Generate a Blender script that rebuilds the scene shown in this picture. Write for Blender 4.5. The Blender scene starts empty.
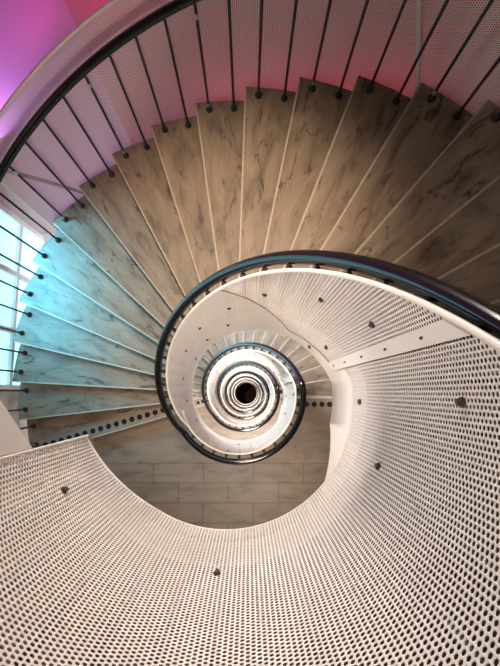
import bpy, math, random
import numpy as np
from mathutils import Matrix, Vector
random.seed(4)
SC = bpy.context.scene
COL = SC.collection
PI = math.pi
RAD = math.radians

# ------------------------------------------------------------------ dimensions (metres; top landing floor = 0)
U = 0.65                      # radius of the inner handrail
H = 5.608 * U                 # storey height
CAMZ = 1.69
A0, PHI = -34.4, 205.95       # handrail ramp (degrees, clockwise seen from above, from -x)
T0, TD, NR = -16.4, 9.83, 21  # first riser angle, tread angle, risers
RISE = H / NR
RO = 3.757 * U                # outer tread edge
RI = 0.60
RS = 0.88 * U                 # perforated sheet radius
RB = 3.64 * U                 # outer baluster radius
RSC = 3.83 * U                # outer screen radius
RAIL_TOP = CAMZ - (6.877 - 5.608) * U   # rail centre height above a landing

def railz(t):                 # top unit: landing -1 -> landing 0, flat outside the flight
    return RAIL_TOP - H + H * min(1.0, max(0.0, (t - A0) / PHI))
def sst(u):
    u = min(1., max(0., u)); return u * u * (3 - 2 * u)
def railtop(t):               # the last guard runs a little higher along the top landing
    return railz(t) + .30 * sst((t - 172) / 45)
def pol(r, t, z=0.0):
    a = RAD(t)
    return (-math.cos(a) * r, math.sin(a) * r, z)

# ------------------------------------------------------------------ object helpers
def link(name, me, m, parent=None):
    o = bpy.data.objects.new(name, me)
    COL.objects.link(o)
    if m is not None and not me.materials:
        me.materials.append(m)
    if parent: o.parent = parent
    return o
def mesh(name, vs, fs, smooth=False):
    me = bpy.data.meshes.new(name)
    me.from_pydata([tuple(v) for v in vs], [], fs)
    me.update()
    if smooth:
        me.polygons.foreach_set('use_smooth', [True] * len(me.polygons))
    return me
def obj(name, vf, m, parent=None, smooth=False):
    return link(name, mesh(name, vf[0], vf[1], smooth), m, parent)
def tag(o, label, cat, group=None, kind=None):
    o['label'] = label; o['category'] = cat
    if group: o['group'] = group
    if kind: o['kind'] = kind
    return o
def empty(name, loc=(0, 0, 0)):
    o = bpy.data.objects.new(name, None); COL.objects.link(o)
    o.location = loc; o.empty_display_size = .1
    return o
def copy_tree(o, parent=None):
    c = o.copy(); COL.objects.link(c)
    if parent: c.parent = parent
    for ch in o.children: copy_tree(ch, c)
    return c
def joinvf(*parts):
    vs, fs = [], []
    for v, f in parts:
        n = len(vs); vs += list(v); fs += [tuple(i + n for i in q) for q in f]
    return vs, fs
def box(x0, x1, y0, y1, z0, z1):
    vs = [(x, y, z) for z in (z0, z1) for (x, y) in ((x0, y0), (x1, y0), (x1, y1), (x0, y1))]
    return vs, [(3, 2, 1, 0), (4, 5, 6, 7), (0, 1, 5, 4), (1, 2, 6, 5), (2, 3, 7, 6), (3, 0, 4, 7)]
def prism(poly, z0, z1):
    n = len(poly)
    vs = [(p[0], p[1], z0) for p in poly] + [(p[0], p[1], z1) for p in poly]
    return vs, [tuple(range(n))[::-1], tuple(range(n, 2 * n))] + [(i, (i + 1) % n, n + (i + 1) % n, n + i) for i in range(n)]
def tube(pts, r, n=10, cap=True):
    pts = [Vector(p) for p in pts]; vs, fs = [], []
    for i, p in enumerate(pts):
        d = (pts[min(i + 1, len(pts) - 1)] - pts[max(i - 1, 0)]).normalized()
        up = Vector((0, 0, 1)) if abs(d.z) < .9 else Vector((1, 0, 0))
        a = d.cross(up).normalized(); b = a.cross(d).normalized()
        rr = r[i] if isinstance(r, (list, tuple)) else r
        for k in range(n):
            t = 2 * PI * k / n
            vs.append(tuple(p + a * math.cos(t) * rr + b * math.sin(t) * rr))
    for i in range(len(pts) - 1):
        for k in range(n):
            fs.append((i * n + k, i * n + (k + 1) % n, (i + 1) * n + (k + 1) % n, (i + 1) * n + k))
    if cap:
        fs.append(tuple(range(n))[::-1]); fs.append(tuple((len(pts) - 1) * n + k for k in range(n)))
    return vs, fs
def band(ts, r0, r1, zb, zt):
    """curved upright band of real thickness; zb, zt functions of the angle"""
    vs, fs = [], []
    for t in ts:
        vs += [pol(r0, t, zb(t)), pol(r0, t, zt(t)), pol(r1, t, zt(t)), pol(r1, t, zb(t))]
    for i in range(len(ts) - 1):
        for k in range(4):
            fs.append((i * 4 + k, i * 4 + (k + 1) % 4, i * 4 + 4 + (k + 1) % 4, i * 4 + 4 + k))
    fs.append((0, 1, 2, 3)); m = (len(ts) - 1) * 4; fs.append((m + 3, m + 2, m + 1, m))
    return vs, fs
def frange(a, b, step):
    n = max(1, int(round((b - a) / step)))
    return [a + (b - a) * i / n for i in range(n + 1)]

# ------------------------------------------------------------------ materials
def new_mat(name):
    m = bpy.data.materials.new(name); m.use_nodes = True
    nt = m.node_tree; b = nt.nodes['Principled BSDF']
    return m, nt, b
def L(nt, a, b): nt.links.new(a, b)
def plain(name, col, rough=.5, metal=0., var=.06, scale=12., coat=0.):
    m, nt, b = new_mat(name)
    n = nt.nodes.new('ShaderNodeTexNoise'); n.inputs['Scale'].default_value = scale; n.inputs['Detail'].default_value = 4
    g = nt.nodes.new('ShaderNodeTexCoord'); L(nt, g.outputs['Object'], n.inputs['Vector'])
    r = nt.nodes.new('ShaderNodeValToRGB')
    r.color_ramp.elements[0].position = .3; r.color_ramp.elements[1].position = .7
    r.color_ramp.elements[0].color = tuple(c * (1 - var) for c in col) + (1,)
    r.color_ramp.elements[1].color = tuple(min(1, c * (1 + var)) for c in col) + (1,)
    L(nt, n.outputs['Fac'], r.inputs['Fac']); L(nt, r.outputs['Color'], b.inputs['Base Color'])
    b.inputs['Roughness'].default_value = rough; b.inputs['Metallic'].default_value = metal
    b.inputs['Coat Weight'].default_value = coat
    return m
WHITE = (.72, .665, .625)
M_white = plain('white_painted_steel', WHITE, .42, var=.03, scale=3)
M_trim = plain('white_steel_edge', (.76, .69, .63), .35, var=.03)
M_strip = plain('white_cover_strip', (.74, .68, .64), .35, var=.03, scale=6)
M_wing = plain('grey_painted_plate', (.42, .385, .36), .5, var=.03)
M_black = plain('black_gloss_paint', (.004, .0045, .0055), .12, coat=.0)
M_black.node_tree.nodes['Principled BSDF'].inputs['IOR'].default_value = 1.6
M_rod = plain('black_iron', (.012, .012, .013), .45)
M_clip = plain('dark_clip', (.06, .05, .042), .5)
M_silver = plain('bare_steel', (.6, .58, .55), .3, metal=.9)
M_nos = plain('pale_nosing', (.40, .33, .26), .5, var=.12, scale=30)
M_cstrip = plain('tan_stone_strip', (.22, .17, .13), .5, var=.1, scale=20)
M_dot = plain('black_rubber_dot', (.006, .006, .006), .95)
M_wall = plain('white_plaster', (.52, .50, .49), .8, var=.03, scale=2)
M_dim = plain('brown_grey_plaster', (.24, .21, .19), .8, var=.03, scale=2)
M_violet = plain('magenta_violet_wall', (.56, .25, .58), .7, var=.03, scale=2)  # one even magenta-violet colour for the corner wall
M_red = plain('crimson_wall', (.42, .07, .13), .7, var=.04, scale=2)  # one even crimson colour for the back wall
M_frame = plain('white_window_frame', (.75, .77, .77), .4, var=.02)
M_ceil = plain('ceiling_plaster', (.35, .33, .31), .85, var=.03)
M_bar = plain('grey_flat_bar', (.35, .32, .31), .5)
M_conc = plain('grey_slab_edge', (.16, .13, .11), .7, var=.1, scale=8)
M_dark = plain('dark_ground_floor', (.02, .015, .012), .7)
M_tan = plain('tan_mat', (.30, .20, .13), .8)

def perforated(name, cs, p, rad):
    m, nt, b = new_mat(name)
    b.inputs['Base Color'].default_value = (*WHITE, 1); b.inputs['Roughness'].default_value = .42
    uv = nt.nodes.new('ShaderNodeUVMap'); s = nt.nodes.new('ShaderNodeSeparateXYZ'); L(nt, uv.outputs['UV'], s.inputs[0])
    def mth(op, a, bb=None):
        n = nt.nodes.new('ShaderNodeMath'); n.operation = op
        for i, v in enumerate((a, bb)):
            if v is None: continue
            if isinstance(v, (int, float)): n.inputs[i].default_value = v
            else: L(nt, v, n.inputs[i])
        return n.outputs[0]
    a = mth('DIVIDE', s.outputs['X'], cs); c = mth('FLOOR', a); fx = mth('SUBTRACT', mth('FRACT', a), .5)
    odd = mth('MULTIPLY', mth('FLOORED_MODULO', c, 2.), .5)
    fy = mth('SUBTRACT', mth('FRACT', mth('ADD', mth('DIVIDE', s.outputs['Y'], p), odd)), .5)
    dx = mth('MULTIPLY', fx, cs); dy = mth('MULTIPLY', fy, p)
    d2 = mth('ADD', mth('MULTIPLY', dx, dx), mth('MULTIPLY', dy, dy))
    hole = mth('LESS_THAN', d2, rad * rad)
    tr = nt.nodes.new('ShaderNodeBsdfTransparent'); mx = nt.nodes.new('ShaderNodeMixShader')
    L(nt, hole, mx.inputs[0]); L(nt, b.outputs[0], mx.inputs[1]); L(nt, tr.outputs[0], mx.inputs[2])
    L(nt, mx.outputs[0], nt.nodes['Material Output'].inputs['Surface'])
    return m
M_fine = perforated('finely_perforated_white_steel', .0134, .0155, .0040)
M_perf = perforated('perforated_white_steel', .0134, .0155, .0052)

def stone(name, base, dark, light, tiles=False):
    m, nt, b = new_mat(name)
    tc = nt.nodes.new('ShaderNodeTexCoord'); oi = nt.nodes.new('ShaderNodeObjectInfo')
    mp = nt.nodes.new('ShaderNodeMapping')
    if tiles:
        L(nt, tc.outputs['Object'], mp.inputs['Vector']); mp.inputs['Scale'].default_value = (1, 3.2, 3)
    else:
        uv = nt.nodes.new('ShaderNodeUVMap'); L(nt, uv.outputs['UV'], mp.inputs['Vector'])
        cb = nt.nodes.new('ShaderNodeCombineXYZ'); mu = nt.nodes.new('ShaderNodeMath'); mu.operation = 'MULTIPLY'; mu.inputs[1].default_value = 37.
        L(nt, oi.outputs['Random'], mu.inputs[0]); L(nt, mu.outputs[0], cb.inputs[0]); L(nt, mu.outputs[0], cb.inputs[1]); L(nt, cb.outputs[0], mp.inputs['Location'])
        mp.inputs['Scale'].default_value = (1.2, 4.0, 1)
    n1 = nt.nodes.new('ShaderNodeTexNoise'); n1.inputs['Scale'].default_value = 2.2; n1.inputs['Detail'].default_value = 9; n1.inputs['Roughness'].default_value = .65; n1.inputs['Distortion'].default_value = .6
    L(nt, mp.outputs[0], n1.inputs['Vector'])
    r = nt.nodes.new('ShaderNodeValToRGB'); e = r.color_ramp.elements
    e[0].position = .30; e[0].color = (*dark, 1); e[1].position = .72; e[1].color = (*light, 1)
    k = e.new(.47); k.color = (*base, 1)
    L(nt, n1.outputs['Fac'], r.inputs['Fac'])
    # thin dark veins
    n2 = nt.nodes.new('ShaderNodeTexNoise'); n2.inputs['Scale'].default_value = 2.6; n2.inputs['Detail'].default_value = 10; n2.inputs['Roughness'].default_value = .7; n2.inputs['Distortion'].default_value = 1.2
    L(nt, mp.outputs[0], n2.inputs['Vector'])
    r2 = nt.nodes.new('ShaderNodeValToRGB'); q = r2.color_ramp.elements
    q[0].position = .36; q[0].color = (.20, .15, .12, 1); q[1].position = .43; q[1].color = (1, 1, 1, 1)
    L(nt, n2.outputs['Fac'], r2.inputs['Fac'])
    mx = nt.nodes.new('ShaderNodeMix'); mx.data_type = 'RGBA'; mx.blend_type = 'MULTIPLY'; mx.inputs[0].default_value = .35 if tiles else .85
    L(nt, r.outputs['Color'], mx.inputs[6]); L(nt, r2.outputs['Color'], mx.inputs[7])
    out = mx.outputs[2]
    if tiles:
        br = nt.nodes.new('ShaderNodeTexBrick'); br.inputs['Scale'].default_value = 1
        br.inputs['Brick Width'].default_value = .58; br.inputs['Row Height'].default_value = .222; br.inputs['Mortar Size'].default_value = .006
        br.inputs['Color1'].default_value = (.92, .9, .88, 1); br.inputs['Color2'].default_value = (1.0, 1.0, 1.0, 1); br.inputs['Mortar'].default_value = (.60, .55, .50, 1)
        m2 = nt.nodes.new('ShaderNodeMapping'); m2.inputs['Location'].default_value = (.13, .13, 0); L(nt, tc.outputs['Object'], m2.inputs['Vector']); L(nt, m2.outputs[0], br.inputs['Vector'])
        # the border nearest the stair is laid without joints
        m3 = nt.nodes.new('ShaderNodeMix'); m3.data_type = 'RGBA'; m3.blend_type = 'MULTIPLY'
        sp = nt.nodes.new('ShaderNodeSeparateXYZ'); L(nt, tc.outputs['Object'], sp.inputs[0])
        lt = nt.nodes.new('ShaderNodeMath'); lt.operation = 'LESS_THAN'; lt.inputs[1].default_value = -.795; L(nt, sp.outputs['Y'], lt.inputs[0])
        L(nt, lt.outputs[0], m3.inputs[0]); L(nt, out, m3.inputs[6]); L(nt, br.outputs['Color'], m3.inputs[7]); out = m3.outputs[2]
    L(nt, out, b.inputs['Base Color'])
    b.inputs['Roughness'].default_value = .5
    bp = nt.nodes.new('ShaderNodeBump'); bp.inputs['Strength'].default_value = .08; L(nt, n1.outputs['Fac'], bp.inputs['Height']); L(nt, bp.outputs[0], b.inputs['Normal'])
    return m
M_tread = stone('veined_brown_stone', (.190, .136, .092), (.082, .056, .037), (.285, .212, .150))
M_tile = stone('brown_stone_tiles', (.20, .142, .100), (.125, .086, .060), (.26, .192, .138), True)

def glow(name, col, s):
    m, nt, b = new_mat(name)
    b.inputs['Base Color'].default_value = (.5, .6, .6, 1); b.inputs['Roughness'].default_value = .3
    b.inputs['Emission Color'].default_value = (*col, 1); b.inputs['Emission Strength'].default_value = s
    return m
M_cyan = glow('daylit_cyan_glass', (.30, .82, 1.0), 1.6)
M_day = glow('cool_window_glow', (.6, .85, .9), .5)
M_warm = glow('warm_window_glow', (1., .85, .7), 1.5)
M_lamp = glow('lit_lamp_glass', (1., .86, .7), 6.0)

# ------------------------------------------------------------------ perforated sheets
PITCH, CS, HR = .0155, .0134, .0053
def perf_mesh(t0, t1, zb, zt, R, th=.0012, margin=.012):
    """sheet with every hole cut: columns of staggered cells, an 8-sided hole with its own wall in each"""
    dt = math.degrees(CS / R); n = int(round((t1 - t0) / dt)); dt = (t1 - t0) / n
    V, Q = [], []
    ang = np.arange(8) * PI / 4
    base = 0
    bx = np.array([1, 1, 0, -1, -1, -1, 0, 1]) * .5; by = np.array([0, 1, 1, 1, 0, -1, -1, -1]) * .5
    hx = np.cos(ang) * HR; hy = np.sin(ang) * HR
    T, Z, Rr = [], [], []
    def quads(i0):
        q = []
        for k in range(8):
            k2 = (k + 1) % 8
            q.append((i0 + 8 + k, i0 + k, i0 + k2, i0 + 8 + k2))                # front ring
            q.append((i0 + 24 + k2, i0 + 16 + k2, i0 + 16 + k, i0 + 24 + k))    # back ring
            q.append((i0 + 8 + k2, i0 + 24 + k2, i0 + 24 + k, i0 + 8 + k))      # hole wall
        return q
    QT = np.array(quads(0))
    def plain_cell(ta, tb, a0, a1, b0, b1):
        nonlocal base
        T.append(np.array([ta, tb, tb, ta] * 2)); Z.append(np.array([a0, b0, b1, a1] * 2)); Rr.append(np.array([R] * 4 + [R + th] * 4))
        Q.append(np.array([(0, 1, 2, 3), (7, 6, 5, 4), (0, 4, 5, 1), (3, 2, 6, 7)]) + base); base += 8
    for i in range(n):
        ta, tb = t0 + i * dt, t0 + (i + 1) * dt; tm = (ta + tb) / 2
        za, zc, zbm, ztm = zb(ta), zb(tb), zb(tm), zt(tm)
        ya, yc = zt(ta), zt(tb)
        odd = (i % 2) * .5
        j0 = math.ceil((max(za, zc) + margin) / PITCH - odd); j1 = math.floor((min(ya, yc) - margin) / PITCH - odd)
        cnt = j1 - j0
        if cnt < 1:
            plain_cell(ta, tb, za, ya, zc, yc); continue
        lo = (j0 + odd) * PITCH; hi = (j1 + odd) * PITCH
        plain_cell(ta, tb, za, lo, zc, lo)
        plain_cell(ta, tb, hi, ya, hi, yc)
        z = lo + (np.arange(cnt)[:, None] + .5) * PITCH + np.concatenate([by * PITCH, hy])[None, :]
        tt = np.broadcast_to(tm + np.concatenate([bx * dt, hx / CS * dt])[None, :], z.shape)
        T.append(np.concatenate([tt, tt], 1).ravel()); Z.append(np.concatenate([z, z], 1).ravel())
        Rr.append(np.broadcast_to(np.array([R] * 16 + [R + th] * 16), (cnt, 32)).ravel())
        Q.append((QT[None] + (np.arange(cnt) * 32)[:, None, None]).reshape(-1, 4) + base); base += cnt * 32
    T = np.radians(np.concatenate(T)); Z = np.concatenate(Z); Rr = np.concatenate(Rr); Q = np.concatenate(Q)
    co = np.stack([-np.cos(T) * Rr, np.sin(T) * Rr, Z], 1)
    me = bpy.data.meshes.new('sheet')
    me.vertices.add(len(co)); me.vertices.foreach_set('co', co.ravel().astype(np.float32))
    me.loops.add(Q.size); me.loops.foreach_set('vertex_index', Q.ravel().astype(np.int32))
    me.polygons.add(len(Q)); me.polygons.foreach_set('loop_start', (np.arange(len(Q)) * 4).astype(np.int32))
    me.polygons.foreach_set('loop_total', np.full(len(Q), 4, np.int32))
    me.update(calc_edges=True)
    return me
def uv_sheet(t0, t1, zb, zt, R, th=.002, step=2.):
    """plain curved sheet with thickness and metric UVs for the procedural perforation"""
    ts = frange(t0, t1, step); vs, fs, uvs = [], [], []
    for t in ts: vs += [pol(R, t, zb(t)), pol(R, t, zt(t)), pol(R + th, t, zb(t)), pol(R + th, t, zt(t))]
    def uv(i): return (RAD(ts[i // 4]) * R, vs[i][2])
    for i in range(len(ts) - 1):
        a = i * 4
        for q in ((a, a + 4, a + 5, a + 1), (a + 2, a + 3, a + 7, a + 6)):
            fs.append(q); uvs += [uv(k) for k in q]
    me = mesh('sheet', vs, fs, True)
    l = me.uv_layers.new(name='UVMap')
    for i, q in enumerate(uvs): l.data[i].uv = q
    return me

# ------------------------------------------------------------------ inner guard: one unit per storey
STOP = .05                                   # sheet top above rail centre
SBOT = 1.40                                  # sheet bottom below rail (flight)
LBOT = 1.215                                 # sheet bottom below rail (landing)
FBOT = 1.74                                  # soffit plate below rail (flight)
def ztop(t): return railz(t) + STOP
def seamA(t):                                # upper edge of the lower flight sheet
    if t <= 84: return ztop(t)
    if t <= 131:
        u = (t - 84) / 47
        return railz(t) + STOP * (1 - u) - SBOT * u
    return railz(t) - SBOT
def fas_bot(t):
    if t > 195:
        return railz(t) - (FBOT + (LBOT - FBOT) * min(1, (t - 195) / 27))
    if t < 20:
        return railz(t) - (LBOT + (FBOT - LBOT) * min(1, max(0, (t + 35) / 55)))
    return railz(t) - FBOT
def clip_vf(t, z, R=RS, s=1.0):
    c = Vector(pol(R - .001, t, z)); n = Vector(pol(-1, t)); tx = Vector((n.y, -n.x, 0))
    parts = [tube([c, c + n * .010 * s], [.011 * s, .009 * s], 10)]
    w = [c + n * .004 + tx * x * s + Vector((0, 0, y * s)) for x, y in ((-.012, .009), (.012, .009), (.004, -.02), (-.004, -.02))]
    w2 = [p + n * .006 * s for p in w]
    parts.append(([tuple(p) for p in w + w2], [(0, 1, 2, 3), (7, 6, 5, 4), (0, 4, 5, 1), (1, 5, 6, 2), (2, 6, 7, 3), (3, 7, 4, 0)]))
    return joinvf(*parts)
def guard_unit(top):
    g = empty('perforated_guard')
    land_end = 344.5 if top else 360 + 48
    zl0 = RAIL_TOP
    lt = (lambda t: zl0 + STOP) if not top else (lambda t: railz(t) + STOP)
    def lb(t):
        if top or t < 332: return zl0 - LBOT
        u = min(1, (t - 332) / 76)
        return min(zl0 + STOP - .004, zl0 - LBOT + u * (LBOT + STOP) )
    if top:
        s1 = link('landing_sheet', perf_mesh(165.6, 344.5, lambda t: railz(t) - LBOT + .21 * min(1, max(0, (t - 300) / 44)) ** 1.5, lambda t: railtop(t) + STOP, RS), M_white, g)
        s2 = link('upper_flight_sheet', perf_mesh(84, 165.4, lambda t: max(seamA(t), railz(t) - SBOT) - .012 if t > 84 else ztop(t) - .02, ztop, RS), M_white, g)
    else:
        link('landing_sheet', uv_sheet(165.6, 332, lambda t: railz(t) - LBOT, ztop, RS), M_perf, g)
        link('landing_sheet_extension', uv_sheet(332, land_end, lb, lambda t: zl0 + STOP, RS - .006), M_perf, g)
        link('upper_flight_sheet', uv_sheet(84, 165.4, lambda t: seamA(t) - .012, ztop, RS), M_perf, g)
    link('lower_flight_sheet', uv_sheet(-30, 131, fas_bot, seamA, RS - .005), M_fine, g)
    obj('seam_edge', band(frange(84, 166, 2), RS - .009, RS - .002, lambda t: seamA(t) - .006, seamA), M_bar, g, True)  # grey colour draws the dark gap and shadow line along the seam
    # smooth white plate hiding the ends of the steps
    obj('stringer_plate', band(frange(-34, 224, 2), RS + .008, RS + .013, fas_bot, lambda t: railz(t) - 1.02 if t > -30 else railz(t) - 1.0), M_strip, g, True)
    # rolled upper edge
    obj('rolled_edge', tube([pol(RS - .002, t, (railtop if top else railz)(t) + STOP) for t in frange(-30, 344.5, 2)], .009, 8), M_trim, g, True)
    # cover strip where flight sheet meets landing sheet
    zt, zb_ = RAIL_TOP + STOP - .03, RAIL_TOP - 1.46
    w = math.degrees(.025 / RS)
    st = obj('cover_strip', band([163.6 - w, 163.6, 163.6 + w], RS - .012, RS - .003, lambda t: railz(t) - 1.44, lambda t: railz(t) + STOP - .02), M_strip, g)
    for z in (-.15, -.45, -.75, -1.05, -1.32):
        obj('screw', clip_vf(163.6, railz(163.6) + z, RS - .011, .35), M_clip, st)
    cl = [(180.1, .70), (202.8, .19), (270.6, .14), (329.5, .22), (181.9, -.20), (134.8, -.12), (154.3, .22), (153.3, -.63), (109, -.63), (87.2, -1.15), (83.5, -1.85), (147.7, -1.10), (40.9, -2.03), (39.9, -2.80), (3.9, -3.56), (-7, -3.13), (16, -2.7), (62, -1.6), (61, -2.3)]
    for t, z in cl:
        if t > 131 and t < 166 and z < -1: r = RS + .006
        elif t < 131 and z < seamA(t): r = RS - .005
        else: r = RS
        obj('clip', clip_vf(t, z, r), M_clip, g)
    if top:                                   # the sheet's upright end and the wing plate beyond it
        obj('end_edge', tube([pol(RS - .002, 344.6, RAIL_TOP - LBOT + .21), pol(RS - .002, 344.6, RAIL_TOP + .3 + STOP)], .005, 6), M_trim, g)
        e = Vector(pol(RS + .004, 345.2)); u = Vector((-.6, .8, 0)).normalized(); n = Vector((u.y, -u.x, 0)) * .004
        q = []
        for dz in (.315, RAIL_TOP + .3 + STOP):
            for k in (0, .62):
                for s in (1, -1):
                    p = e + u * k + n * s; q.append((p.x, p.y, dz))
        obj('wing_plate', (q, [(0, 2, 6, 4), (1, 5, 7, 3), (0, 1, 3, 2), (4, 6, 7, 5), (2, 3, 7, 6), (0, 4, 5, 1)]), M_wing, g)
        c = e + u * .10 - Vector((u.y, -u.x, 0)) * .002
        nn = Vector((u.y, -u.x, 0)); nn = nn if nn.dot(Vector((.5, .2, 0))) > 0 else -nn
        c = Vector((e.x, e.y, .48)) + u * .10
        obj('knob', tube([c, c + nn * .03], .009, 10), M_silver, g, True)
    return g
STO = ['top storey', 'second storey down', 'third storey down', 'fourth storey down', 'fifth storey down', 'sixth storey down', 'seventh storey down']
g0 = guard_unit(True)
tag(g0, 'large perforated white metal guard wrapping the well right below the camera, with wing plate', 'guard')
g1 = guard_unit(False); g1.location.z = -H
tag(g1, 'perforated white guard ring one storey below the big near guard, its inside fully seen', 'guard')
for k in range(2, 7):
    c = copy_tree(g1); c.location.z = -H * k
    tag(c, f'small white guard ring in the well centre, {STO[k]}', 'guard', None)

# ------------------------------------------------------------------ inner handrail
def inner_rail(t1, zf_, rods=True):
    h = empty('handrail')
    pts = [pol(U, t, zf_(t)) for t in frange(-34.4, t1, 3)]
    obj('rail', tube(pts, .030, 14), M_black, h, True)
    obj('support_bar', tube([(p[0] * .985, p[1] * .985, p[2] - .036) for p in pts], .008, 6), M_rod, h, True)
    if rods:
        t = T0 + 5
        while t < t1 - 3:
            zf = -H + RISE * max(0, min(NR, math.floor((t - T0) / TD) + 1))
            p = pol(U - .042, t, 0)
            obj('baluster', joinvf(tube([(p[0], p[1], zf + .0), (p[0], p[1], zf_(t) - .02)], .0145, 8), tube([(p[0], p[1], zf), (p[0], p[1], zf + .03)], [.018, .014], 8)), M_rod, h, True)
            t += TD if t < 180 else 12
    return h
ra = inner_rail(345, railtop)
tag(ra, 'thick black inner handrail sweeping over the top right towards the camera', 'handrail')
rb = inner_rail(325.7, railz); rb.location.z = -H
tag(rb, 'black inner handrail forming the bold ring one turn below the near guard', 'handrail')
for k in range(2, 7):
    c = copy_tree(rb); c.location.z = -H * k
    tag(c, f'thin dark handrail ring in the well centre, {STO[k]}', 'handrail')

# ------------------------------------------------------------------ stair flights
def sector(t0, t1, r0, r1, z0, z1, n=4):
    ts = [t0 + (t1 - t0) * i / n for i in range(n + 1)]
    return prism([pol(r0, t)[:2] for t in ts] + [pol(r1, t)[:2] for t in reversed(ts)], z0, z1)
def add_uv(me, t0):
    l = me.uv_layers.new(name='UVMap'); a = RAD(t0)
    ux, uy = -math.cos(a), math.sin(a)
    for lp in me.loops:
        v = me.vertices[lp.vertex_index].co
        l.data[lp.index].uv = (v.x * ux + v.y * uy, v.x * -uy + v.y * ux + v.z)
def flight(detail):
    f = empty('stair_flight')
    allv = []
    for k in range(1, NR):
        t = T0 + TD * (k - 1); z = -H + RISE * k
        tr = sector(t, t + TD + 2.2, RI, RO, z - .05, z)
        ri = sector(t + 1.0, t + 2.0, RI, RO - .03, z - RISE - .01, z - .05)
        if not detail:
            allv += [tr, ri]; continue
        o = link('step', mesh('step', *tr), M_tread, f); add_uv(o.data, t + TD / 2)
        # pale inlaid nosing along the front edge
        a = RAD(t); rx, ry = -math.cos(a), math.sin(a); tx, ty = math.sin(a), math.cos(a)
        def bar(r0, r1, w0, w1, z0, z1):
            return prism([(rx * r0 + tx * w0, ry * r0 + ty * w0), (rx * r1 + tx * w0, ry * r1 + ty * w0), (rx * r1 + tx * w1, ry * r1 + ty * w1), (rx * r0 + tx * w1, ry * r0 + ty * w1)], z0, z1)
        obj('nosing', bar(RI, RO - .02, -.004, .009, z - .03, z + .0015), M_nos, o)
        rr = obj('riser', ri, M_tread, f); add_uv(rr.data, t)
        if k == 1:
            obj('contrast_strip', bar(RI + .1, RO - .12, .012, .135, z, z + .002), M_cstrip, o)
            for i in range(17):
                r = .80 + i * .0915
                c = (rx * r + tx * .075, ry * r + ty * .075)
                obj('dot', tube([(c[0], c[1], z + .002), (c[0], c[1], z + .005)], .031, 14), M_dot, o)
    if not detail:
        o = link('steps', mesh('steps', *joinvf(*allv)), M_tread, f); add_uv(o.data, 60)
    # sloping soffit slab under the steps
    def zs(t): return -H + RISE * ((t - T0) / TD)
    vs, fs = [], []
    ts = frange(T0 + 4, T0 + TD * 20, 5)
    for t in ts:
        vs += [pol(RI + .01, t, zs(t) - .10), pol(RO - .06, t, zs(t) - .10), pol(RO - .06, t, zs(t) - .24), pol(RI + .01, t, zs(t) - .24)]
    for i in range(len(ts) - 1):
        for q in range(4): fs.append((i * 4 + q, i * 4 + (q + 1) % 4, i * 4 + 4 + (q + 1) % 4, i * 4 + 4 + q))
    fs += [(3, 2, 1, 0), tuple((len(ts) - 1) * 4 + q for q in range(4))]
    obj('soffit', (vs, fs), M_wall, f, True)
    return f
f0 = flight(True); tag(f0, 'upper winding flight of brown veined stone steps with pale nosings', 'stairs')
f1 = copy_tree(f0); f1.location.z = -H; tag(f1, 'next stone flight below, small steps seen between guard and handrail ring', 'stairs')
fl = flight(False); fl.location.z = -2 * H; tag(fl, f'stone flight on the {STO[2]} inside the well', 'stairs')
for k in range(3, 7):
    c = copy_tree(fl); c.location.z = -H * k; tag(c, f'stone flight on the {STO[k]} inside the well', 'stairs')

# ------------------------------------------------------------------ landings
XL, XR, YB, YT = -2.72, 3.6, -3.4, 3.75
def landing_poly():
    ta, tb = T0 + TD * 20, 360 + T0 + 1.5
    inner = [pol(RI, t)[:2] for t in frange(ta, tb, 6)]
    s = inner[-1]; a = RAD(tb)
    k = (XL + .004) / -math.cos(a)
    left = (XL + .004, math.sin(a) * k)
    a2 = RAD(ta); k2 = (XR - .004) / -math.cos(a2)
    right = (XR - .004, math.sin(a2) * k2)
    return inner + [left, (XL + .004, YB + .004), (XR - .004, YB + .004), right]
LP = landing_poly()
def landing():
    l = empty('landing')
    o = obj('floor_slab', prism(LP, -.05, 0), M_tile, l)
    obj('slab_core', prism([(p[0] * .999, p[1] * .999) for p in LP], -.26, -.05), M_conc, l)
    t = T0 + TD * 20; a = RAD(t); rx, ry = -math.cos(a), math.sin(a); tx, ty = math.sin(a), math.cos(a)
    def bar(r0, r1, w0, w1, z0, z1):
        return prism([(rx * r0 + tx * w0, ry * r0 + ty * w0), (rx * r1 + tx * w0, ry * r1 + ty * w0), (rx * r1 + tx * w1, ry * r1 + ty * w1), (rx * r0 + tx * w1, ry * r0 + ty * w1)], z0, z1)
    obj('nosing', bar(RI, RO, .02, .045, -.03, .002), M_nos, l)
    for i in range(17):
        r = .70 + i * .0915
        c = (rx * r + tx * .115, ry * r + ty * .115)
        obj('dot', tube([(c[0], c[1], .001), (c[0], c[1], .004)], .031, 14), M_dot, l)
    return l
l0 = landing(); tag(l0, 'top landing of brown stone, glimpsed through the holes of the near guard', 'landing')
l1 = copy_tree(l0); l1.location.z = -H; tag(l1, 'brown tiled landing at the bottom of the well view, with black dots at its edges', 'landing')
for k in range(2, 7):
    c = copy_tree(l0); c.location.z = -H * k; tag(c, f'stone landing ending the flight on the {STO[k]}' if k < 6 else 'lowest stone landing of the stairwell', 'landing')

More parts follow.
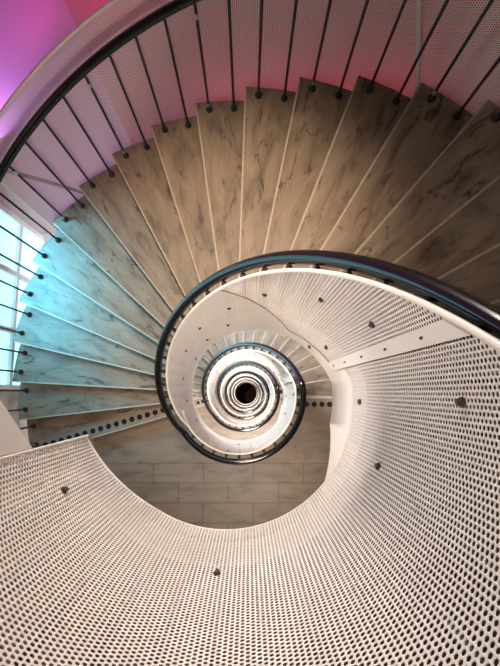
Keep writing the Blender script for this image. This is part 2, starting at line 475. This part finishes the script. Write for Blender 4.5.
# ------------------------------------------------------------------ outer handrail and balusters
oh = empty('outer_handrail')
pts = [pol(RB, t, railz(t) + .01) for t in frange(-24, 182, 3)]
obj('rail', tube(pts, .032, 14), M_black, oh, True)
idx = 0
for k in range(1, NR):
    for fr in (2.6, 7.6):
        t = T0 + TD * (k - 1) + fr; z = -H + RISE * k; p = pol(RB, t); zt = railz(t) - .015
        b = obj('baluster', joinvf(tube([(p[0], p[1], z), (p[0], p[1], zt)], .0095, 8),
                                   tube([(p[0], p[1], z), (p[0], p[1], z + .012), (p[0], p[1], z + .028), (p[0], p[1], z + .045)], [.027, .028, .022, .011], 10)), M_rod, oh, True)
        if idx % 4 == 0:
            obj('collar', tube([(p[0], p[1], z + .05), (p[0], p[1], z + .085)], .0125, 8), M_silver, b, True)
            obj('collar', tube([(p[0], p[1], zt - .13), (p[0], p[1], zt - .09)], .0125, 8), M_silver, b, True)
        idx += 1
tag(oh, 'black outer handrail on slim black balusters along the top left', 'handrail')

# ------------------------------------------------------------------ outer perforated screen
sc_ = empty('perforated_screen')
zt_ = lambda t: railz(t) + .155
zb2 = lambda t: railz(t) - 1.55
link('sheet', uv_sheet(42, 196, zb2, zt_, RSC), M_perf, sc_)
obj('rolled_edge', tube([pol(RSC, t, zt_(t)) for t in frange(42, 196, 2)], .014, 8), M_trim, sc_, True)
obj('end_edge', tube([pol(RSC, 42, zb2(42)), pol(RSC, 42, zt_(42))], .006, 6), M_trim, sc_)
for tb, hasw in ((52.0, .032), (121.4, .032), (160, .032)):
    vs, fs = [], []
    for i in range(9):
        v = -1.25 + i * (1.43 / 8); t = tb - 7.6 * (v + 1.17) / .96
        for s in (-1, 1):
            for r in (RSC - .012, RSC - .004):
                vs.append(pol(r, t + s * math.degrees(hasw / 2 / RSC), railz(tb) + (railz(t) - railz(tb)) + v))
    for i in range(8):
        a = i * 4; fs += [(a, a + 2, a + 6, a + 4), (a + 1, a + 5, a + 7, a + 3), (a, a + 4, a + 5, a + 1), (a + 2, a + 3, a + 7, a + 6)]
    fs += [(0, 1, 3, 2), (32, 34, 35, 33)]
    obj('strap', (vs, fs), M_bar if tb < 60 else M_strip, sc_)
tag(sc_, 'perforated metal screen behind the outer balusters, rolled pale upper edge', 'screen')

# ------------------------------------------------------------------ room
ZB, ZC = -7 * H, 3.3
C = (-1.67, YT)
P = [(XL, YB), (XL, 2.46), C, (XR, YT), (XR, YB)]
def wallp(name, a, b, m=None, th=.2):
    d = Vector((b[0] - a[0], b[1] - a[1])).normalized(); n = Vector((-d.y, d.x)) * th
    a2 = Vector(a) - d * .1; b2 = Vector(b) + d * .1
    o = obj(name, prism([tuple(a2), tuple(b2), tuple(b2 + n), tuple(a2 + n)], ZB - .2, ZC + .2), m or M_wall)
    o['kind'] = 'structure'; return o
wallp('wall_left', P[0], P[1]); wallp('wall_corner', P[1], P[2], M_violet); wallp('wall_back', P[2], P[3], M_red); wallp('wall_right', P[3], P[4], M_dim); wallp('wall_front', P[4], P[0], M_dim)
o = obj('ceiling', prism(P[::-1], ZC, ZC + .2), M_ceil); o['kind'] = 'structure'
o = obj('floor', prism(P[::-1], ZB - .2, ZB), M_dark); o['kind'] = 'structure'
o = tag(obj('floor_mat', prism([(.0, -.55), (.9, -.1), (.6, .55), (-.12, -.05)], ZB + .001, ZB + .012), M_tan), 'tan mat on the dark ground floor at the very bottom of the well', 'mat')

def window_left(i, z0):
    w = empty(f'window_{i}', (XL, 1.08, z0)); w['kind'] = 'structure'
    y0, y1 = -1.0, 1.0; zz0, zz1 = 0, 3.0
    obj('pane', box(.004, .012, y0, y1, zz0, zz1), M_cyan, w)
    fr = []
    for y in (y0, -.34, .34, y1): fr.append(box(.0, .06, y - .03, y + .03, zz0, zz1))
    for z in (zz0, .58, zz1): fr.append(box(.0, .05, y0, y1, z - .03, z + .03))
    obj('window_frame', joinvf(*fr), M_frame, w)
    obj('window_sill', box(0, .24, y0 - .1, y1 + .1, -.10, -.05), M_frame, w)
n = 1
for k in range(0, 5):
    window_left(n, -4.12 - H * k); n += 1
def window_wide(i, loc, hw, hh, m, sgn):
    w = empty(f'window_{i}', loc); w['kind'] = 'structure'
    a, b = sorted((.004 * sgn, .012 * sgn)); c, d = sorted((0, .06 * sgn)); e_, f_ = sorted((0, .16 * sgn))
    obj('pane', box(-hw, hw, a, b, 0, hh), m, w)
    fr = [box(x - .03, x + .03, c, d, 0, hh) for x in (-hw, -hw / 3, hw / 3, hw)] + [box(-hw, hw, c, d, z - .03, z + .03) for z in (0, hh)]
    obj('window_frame', joinvf(*fr), M_frame, w)
    obj('window_sill', box(-hw - .1, hw + .1, e_, f_, -.09, -.04), M_frame, w)
for k in range(1, 4):
    window_wide(n, (0, YB, 1.05 - H * k), 1.4, .9, M_day, 1); n += 1  # unseen front windows, put in for a cool glint on the handrail
w = empty(f'window_{n}', (XL, .5, .5)); w['kind'] = 'structure'; n += 1  # unseen window, added as a source for the warm fill beside it
obj('pane', box(.004, .012, -.7, .7, 0, .5), M_warm, w)
obj('window_frame', joinvf(box(0, .05, -.74, -.68, 0, .5), box(0, .05, .68, .74, 0, .5), box(0, .05, -.74, .74, -.03, .03), box(0, .05, -.74, .74, .47, .53)), M_frame, w)
window_wide(n, (-.3, YT, -.12), 1.2, .5, M_warm, -1); n += 1

# ------------------------------------------------------------------ light
def lamp(name, kind, loc, col, power, target=None, **kw):
    d = bpy.data.lights.new(name, kind); d.color = col; d.energy = power
    for k, v in kw.items(): setattr(d, k, v)
    o = bpy.data.objects.new(name, d); COL.objects.link(o); o.location = loc
    if target is not None:
        o.rotation_euler = (Vector(target) - Vector(loc)).to_track_quat('-Z', 'Y').to_euler()
    return o
WARM = (1., .86, .72)
lamp('back_window_light', 'AREA', (-.3, YT - .09, .12), (1., .885, .79), 31, (.0, -.3, .1), shape='RECTANGLE', size=2.0, size_y=.4, spread=RAD(64))
lamp('right_guard_fill', 'AREA', (XL + .12, .5, .75), (1., .885, .80), 25, (.5, -.2, .1), shape='RECTANGLE', size=1.2, size_y=.4, spread=RAD(70))  # added fill that brightens the right side of the near guard
lamp('tread_patch_fill', 'SPOT', (-.35, 1.7, 3.2), (1., .78, .58), 1350, (-.15, 1.05, -1.9), spot_size=RAD(36), spot_blend=1., shadow_soft_size=.2)  # added spot, stands in for window light reaching the inner treads
lamp('ceiling_lamp', 'AREA', (.15, .3, 3.2), WARM, 4, (.1, .0, 0), shape='DISK', size=.7)
lamp('violet_wash', 'AREA', (-2.45, 2.45, -2.5), (.74, .50, 1.), 13, (-2.3, 3.0, -1.9), shape='DISK', size=.7)
lamp('magenta_wash', 'AREA', (-1.6, 3.2, -2.1), (1., .10, .55), .9, (-2.1, 3.3, -1.6), shape='DISK', size=.6)
lamp('red_wash', 'AREA', (-1.2, 3.35, -2.2), (1., .05, .20), 1.1, (-1.3, 3.75, -1.8), shape='DISK', size=.3)
lamp('pink_screen_fill', 'SPOT', (.6, -.8, 3.1), (1., .30, .55), 160, (-1.5, 1.95, -1.5), spot_size=RAD(26), spot_blend=1., shadow_soft_size=.2)  # added spot without a fixture, tints the outer screen pink
lamp('red_wash_low', 'AREA', (.8, 3.15, -3.5), (1., .08, .12), 14, (.8, 3.75, -2.9), shape='RECTANGLE', size=3.0, size_y=.3)
lamp('cyan_tread_fill', 'AREA', (XL + .15, 1.1, -1.8), (.13, .64, 1.), 40, (-1.45, .75, -2.9), shape='RECTANGLE', size=1.3, size_y=.2, spread=RAD(100))  # added light, keeps the window's cyan close to the outer treads
for k in range(0, 5):
    lamp('cyan_window_light', 'AREA', (XL + .10, 1.0, -2.75 - H * k), (.14, .78, 1.), 6 if k == 0 else 60, (0, .6, -3.2 - H * k), shape='RECTANGLE', size=2.0, size_y=2.4)
for k in range(1, 7):
    lamp('landing_fill', 'AREA', (.3, -1.5, -H * (k - 1) - .32), (1., .84, .70) if k < 2 else (1., .90, .83), 80 if k < 2 else 290, (.1, -.6, -H * k), shape='DISK', size=.6)  # added under each landing to brighten the guards and floor below
for k in range(0, 2):
    lamp('stair_fill', 'AREA', (-.35, 1.35, -2.35 - H * k), (.90, .97, 1.), 170, (-.1, .9, -5.0 - H * k), shape='DISK', size=.5)  # added below the soffit to brighten the treads of the next flight
w = bpy.data.worlds.new('World'); SC.world = w; w.use_nodes = True
w.node_tree.nodes['Background'].inputs[0].default_value = (1., .9, .82, 1); w.node_tree.nodes['Background'].inputs[1].default_value = .02

# ------------------------------------------------------------------ camera
F = 444.
g = np.array([247.8 - 250, 392.56 - 333, F]); g /= np.linalg.norm(g)
v = np.cross(g, [0, 0, 1]); K = np.array([[0, -v[2], v[1]], [v[2], 0, -v[0]], [-v[1], v[0], 0]])
Rm = np.eye(3) + K + K @ K / (1 + g[2]); S = np.diag([1., -1., -1.])
M = S @ Rm @ S
cd = bpy.data.cameras.new('camera'); co = bpy.data.objects.new('camera', cd); COL.objects.link(co)
cd.sensor_fit = 'VERTICAL'; cd.sensor_height = 36; cd.sensor_width = 27; cd.lens = 36 * F / 666; cd.clip_start = .02; cd.clip_end = 200
mw = Matrix(M.tolist()).to_4x4(); mw.translation = (.146 * U, .031 * U, CAMZ); co.matrix_world = mw
SC.camera = co
SC.view_settings.view_transform = 'Standard'; SC.view_settings.look = 'None'; SC.view_settings.gamma = 1
SC.view_settings.use_curve_mapping = False; SC.view_settings.exposure = 0.

# ------------------------------------------------------------------ repeats share a group
GR = {'perforated_guard': 'guards wrapping the well, storey under storey', 'handrail': 'inner handrail turns down the well',
      'stair_flight': 'winding stone flights', 'landing': 'stone landings'}
for o in bpy.data.objects:
    if o.parent is None and o.get('label'):
        gname = GR.get(o.name.split('.')[0])
        if gname: o['group'] = gname
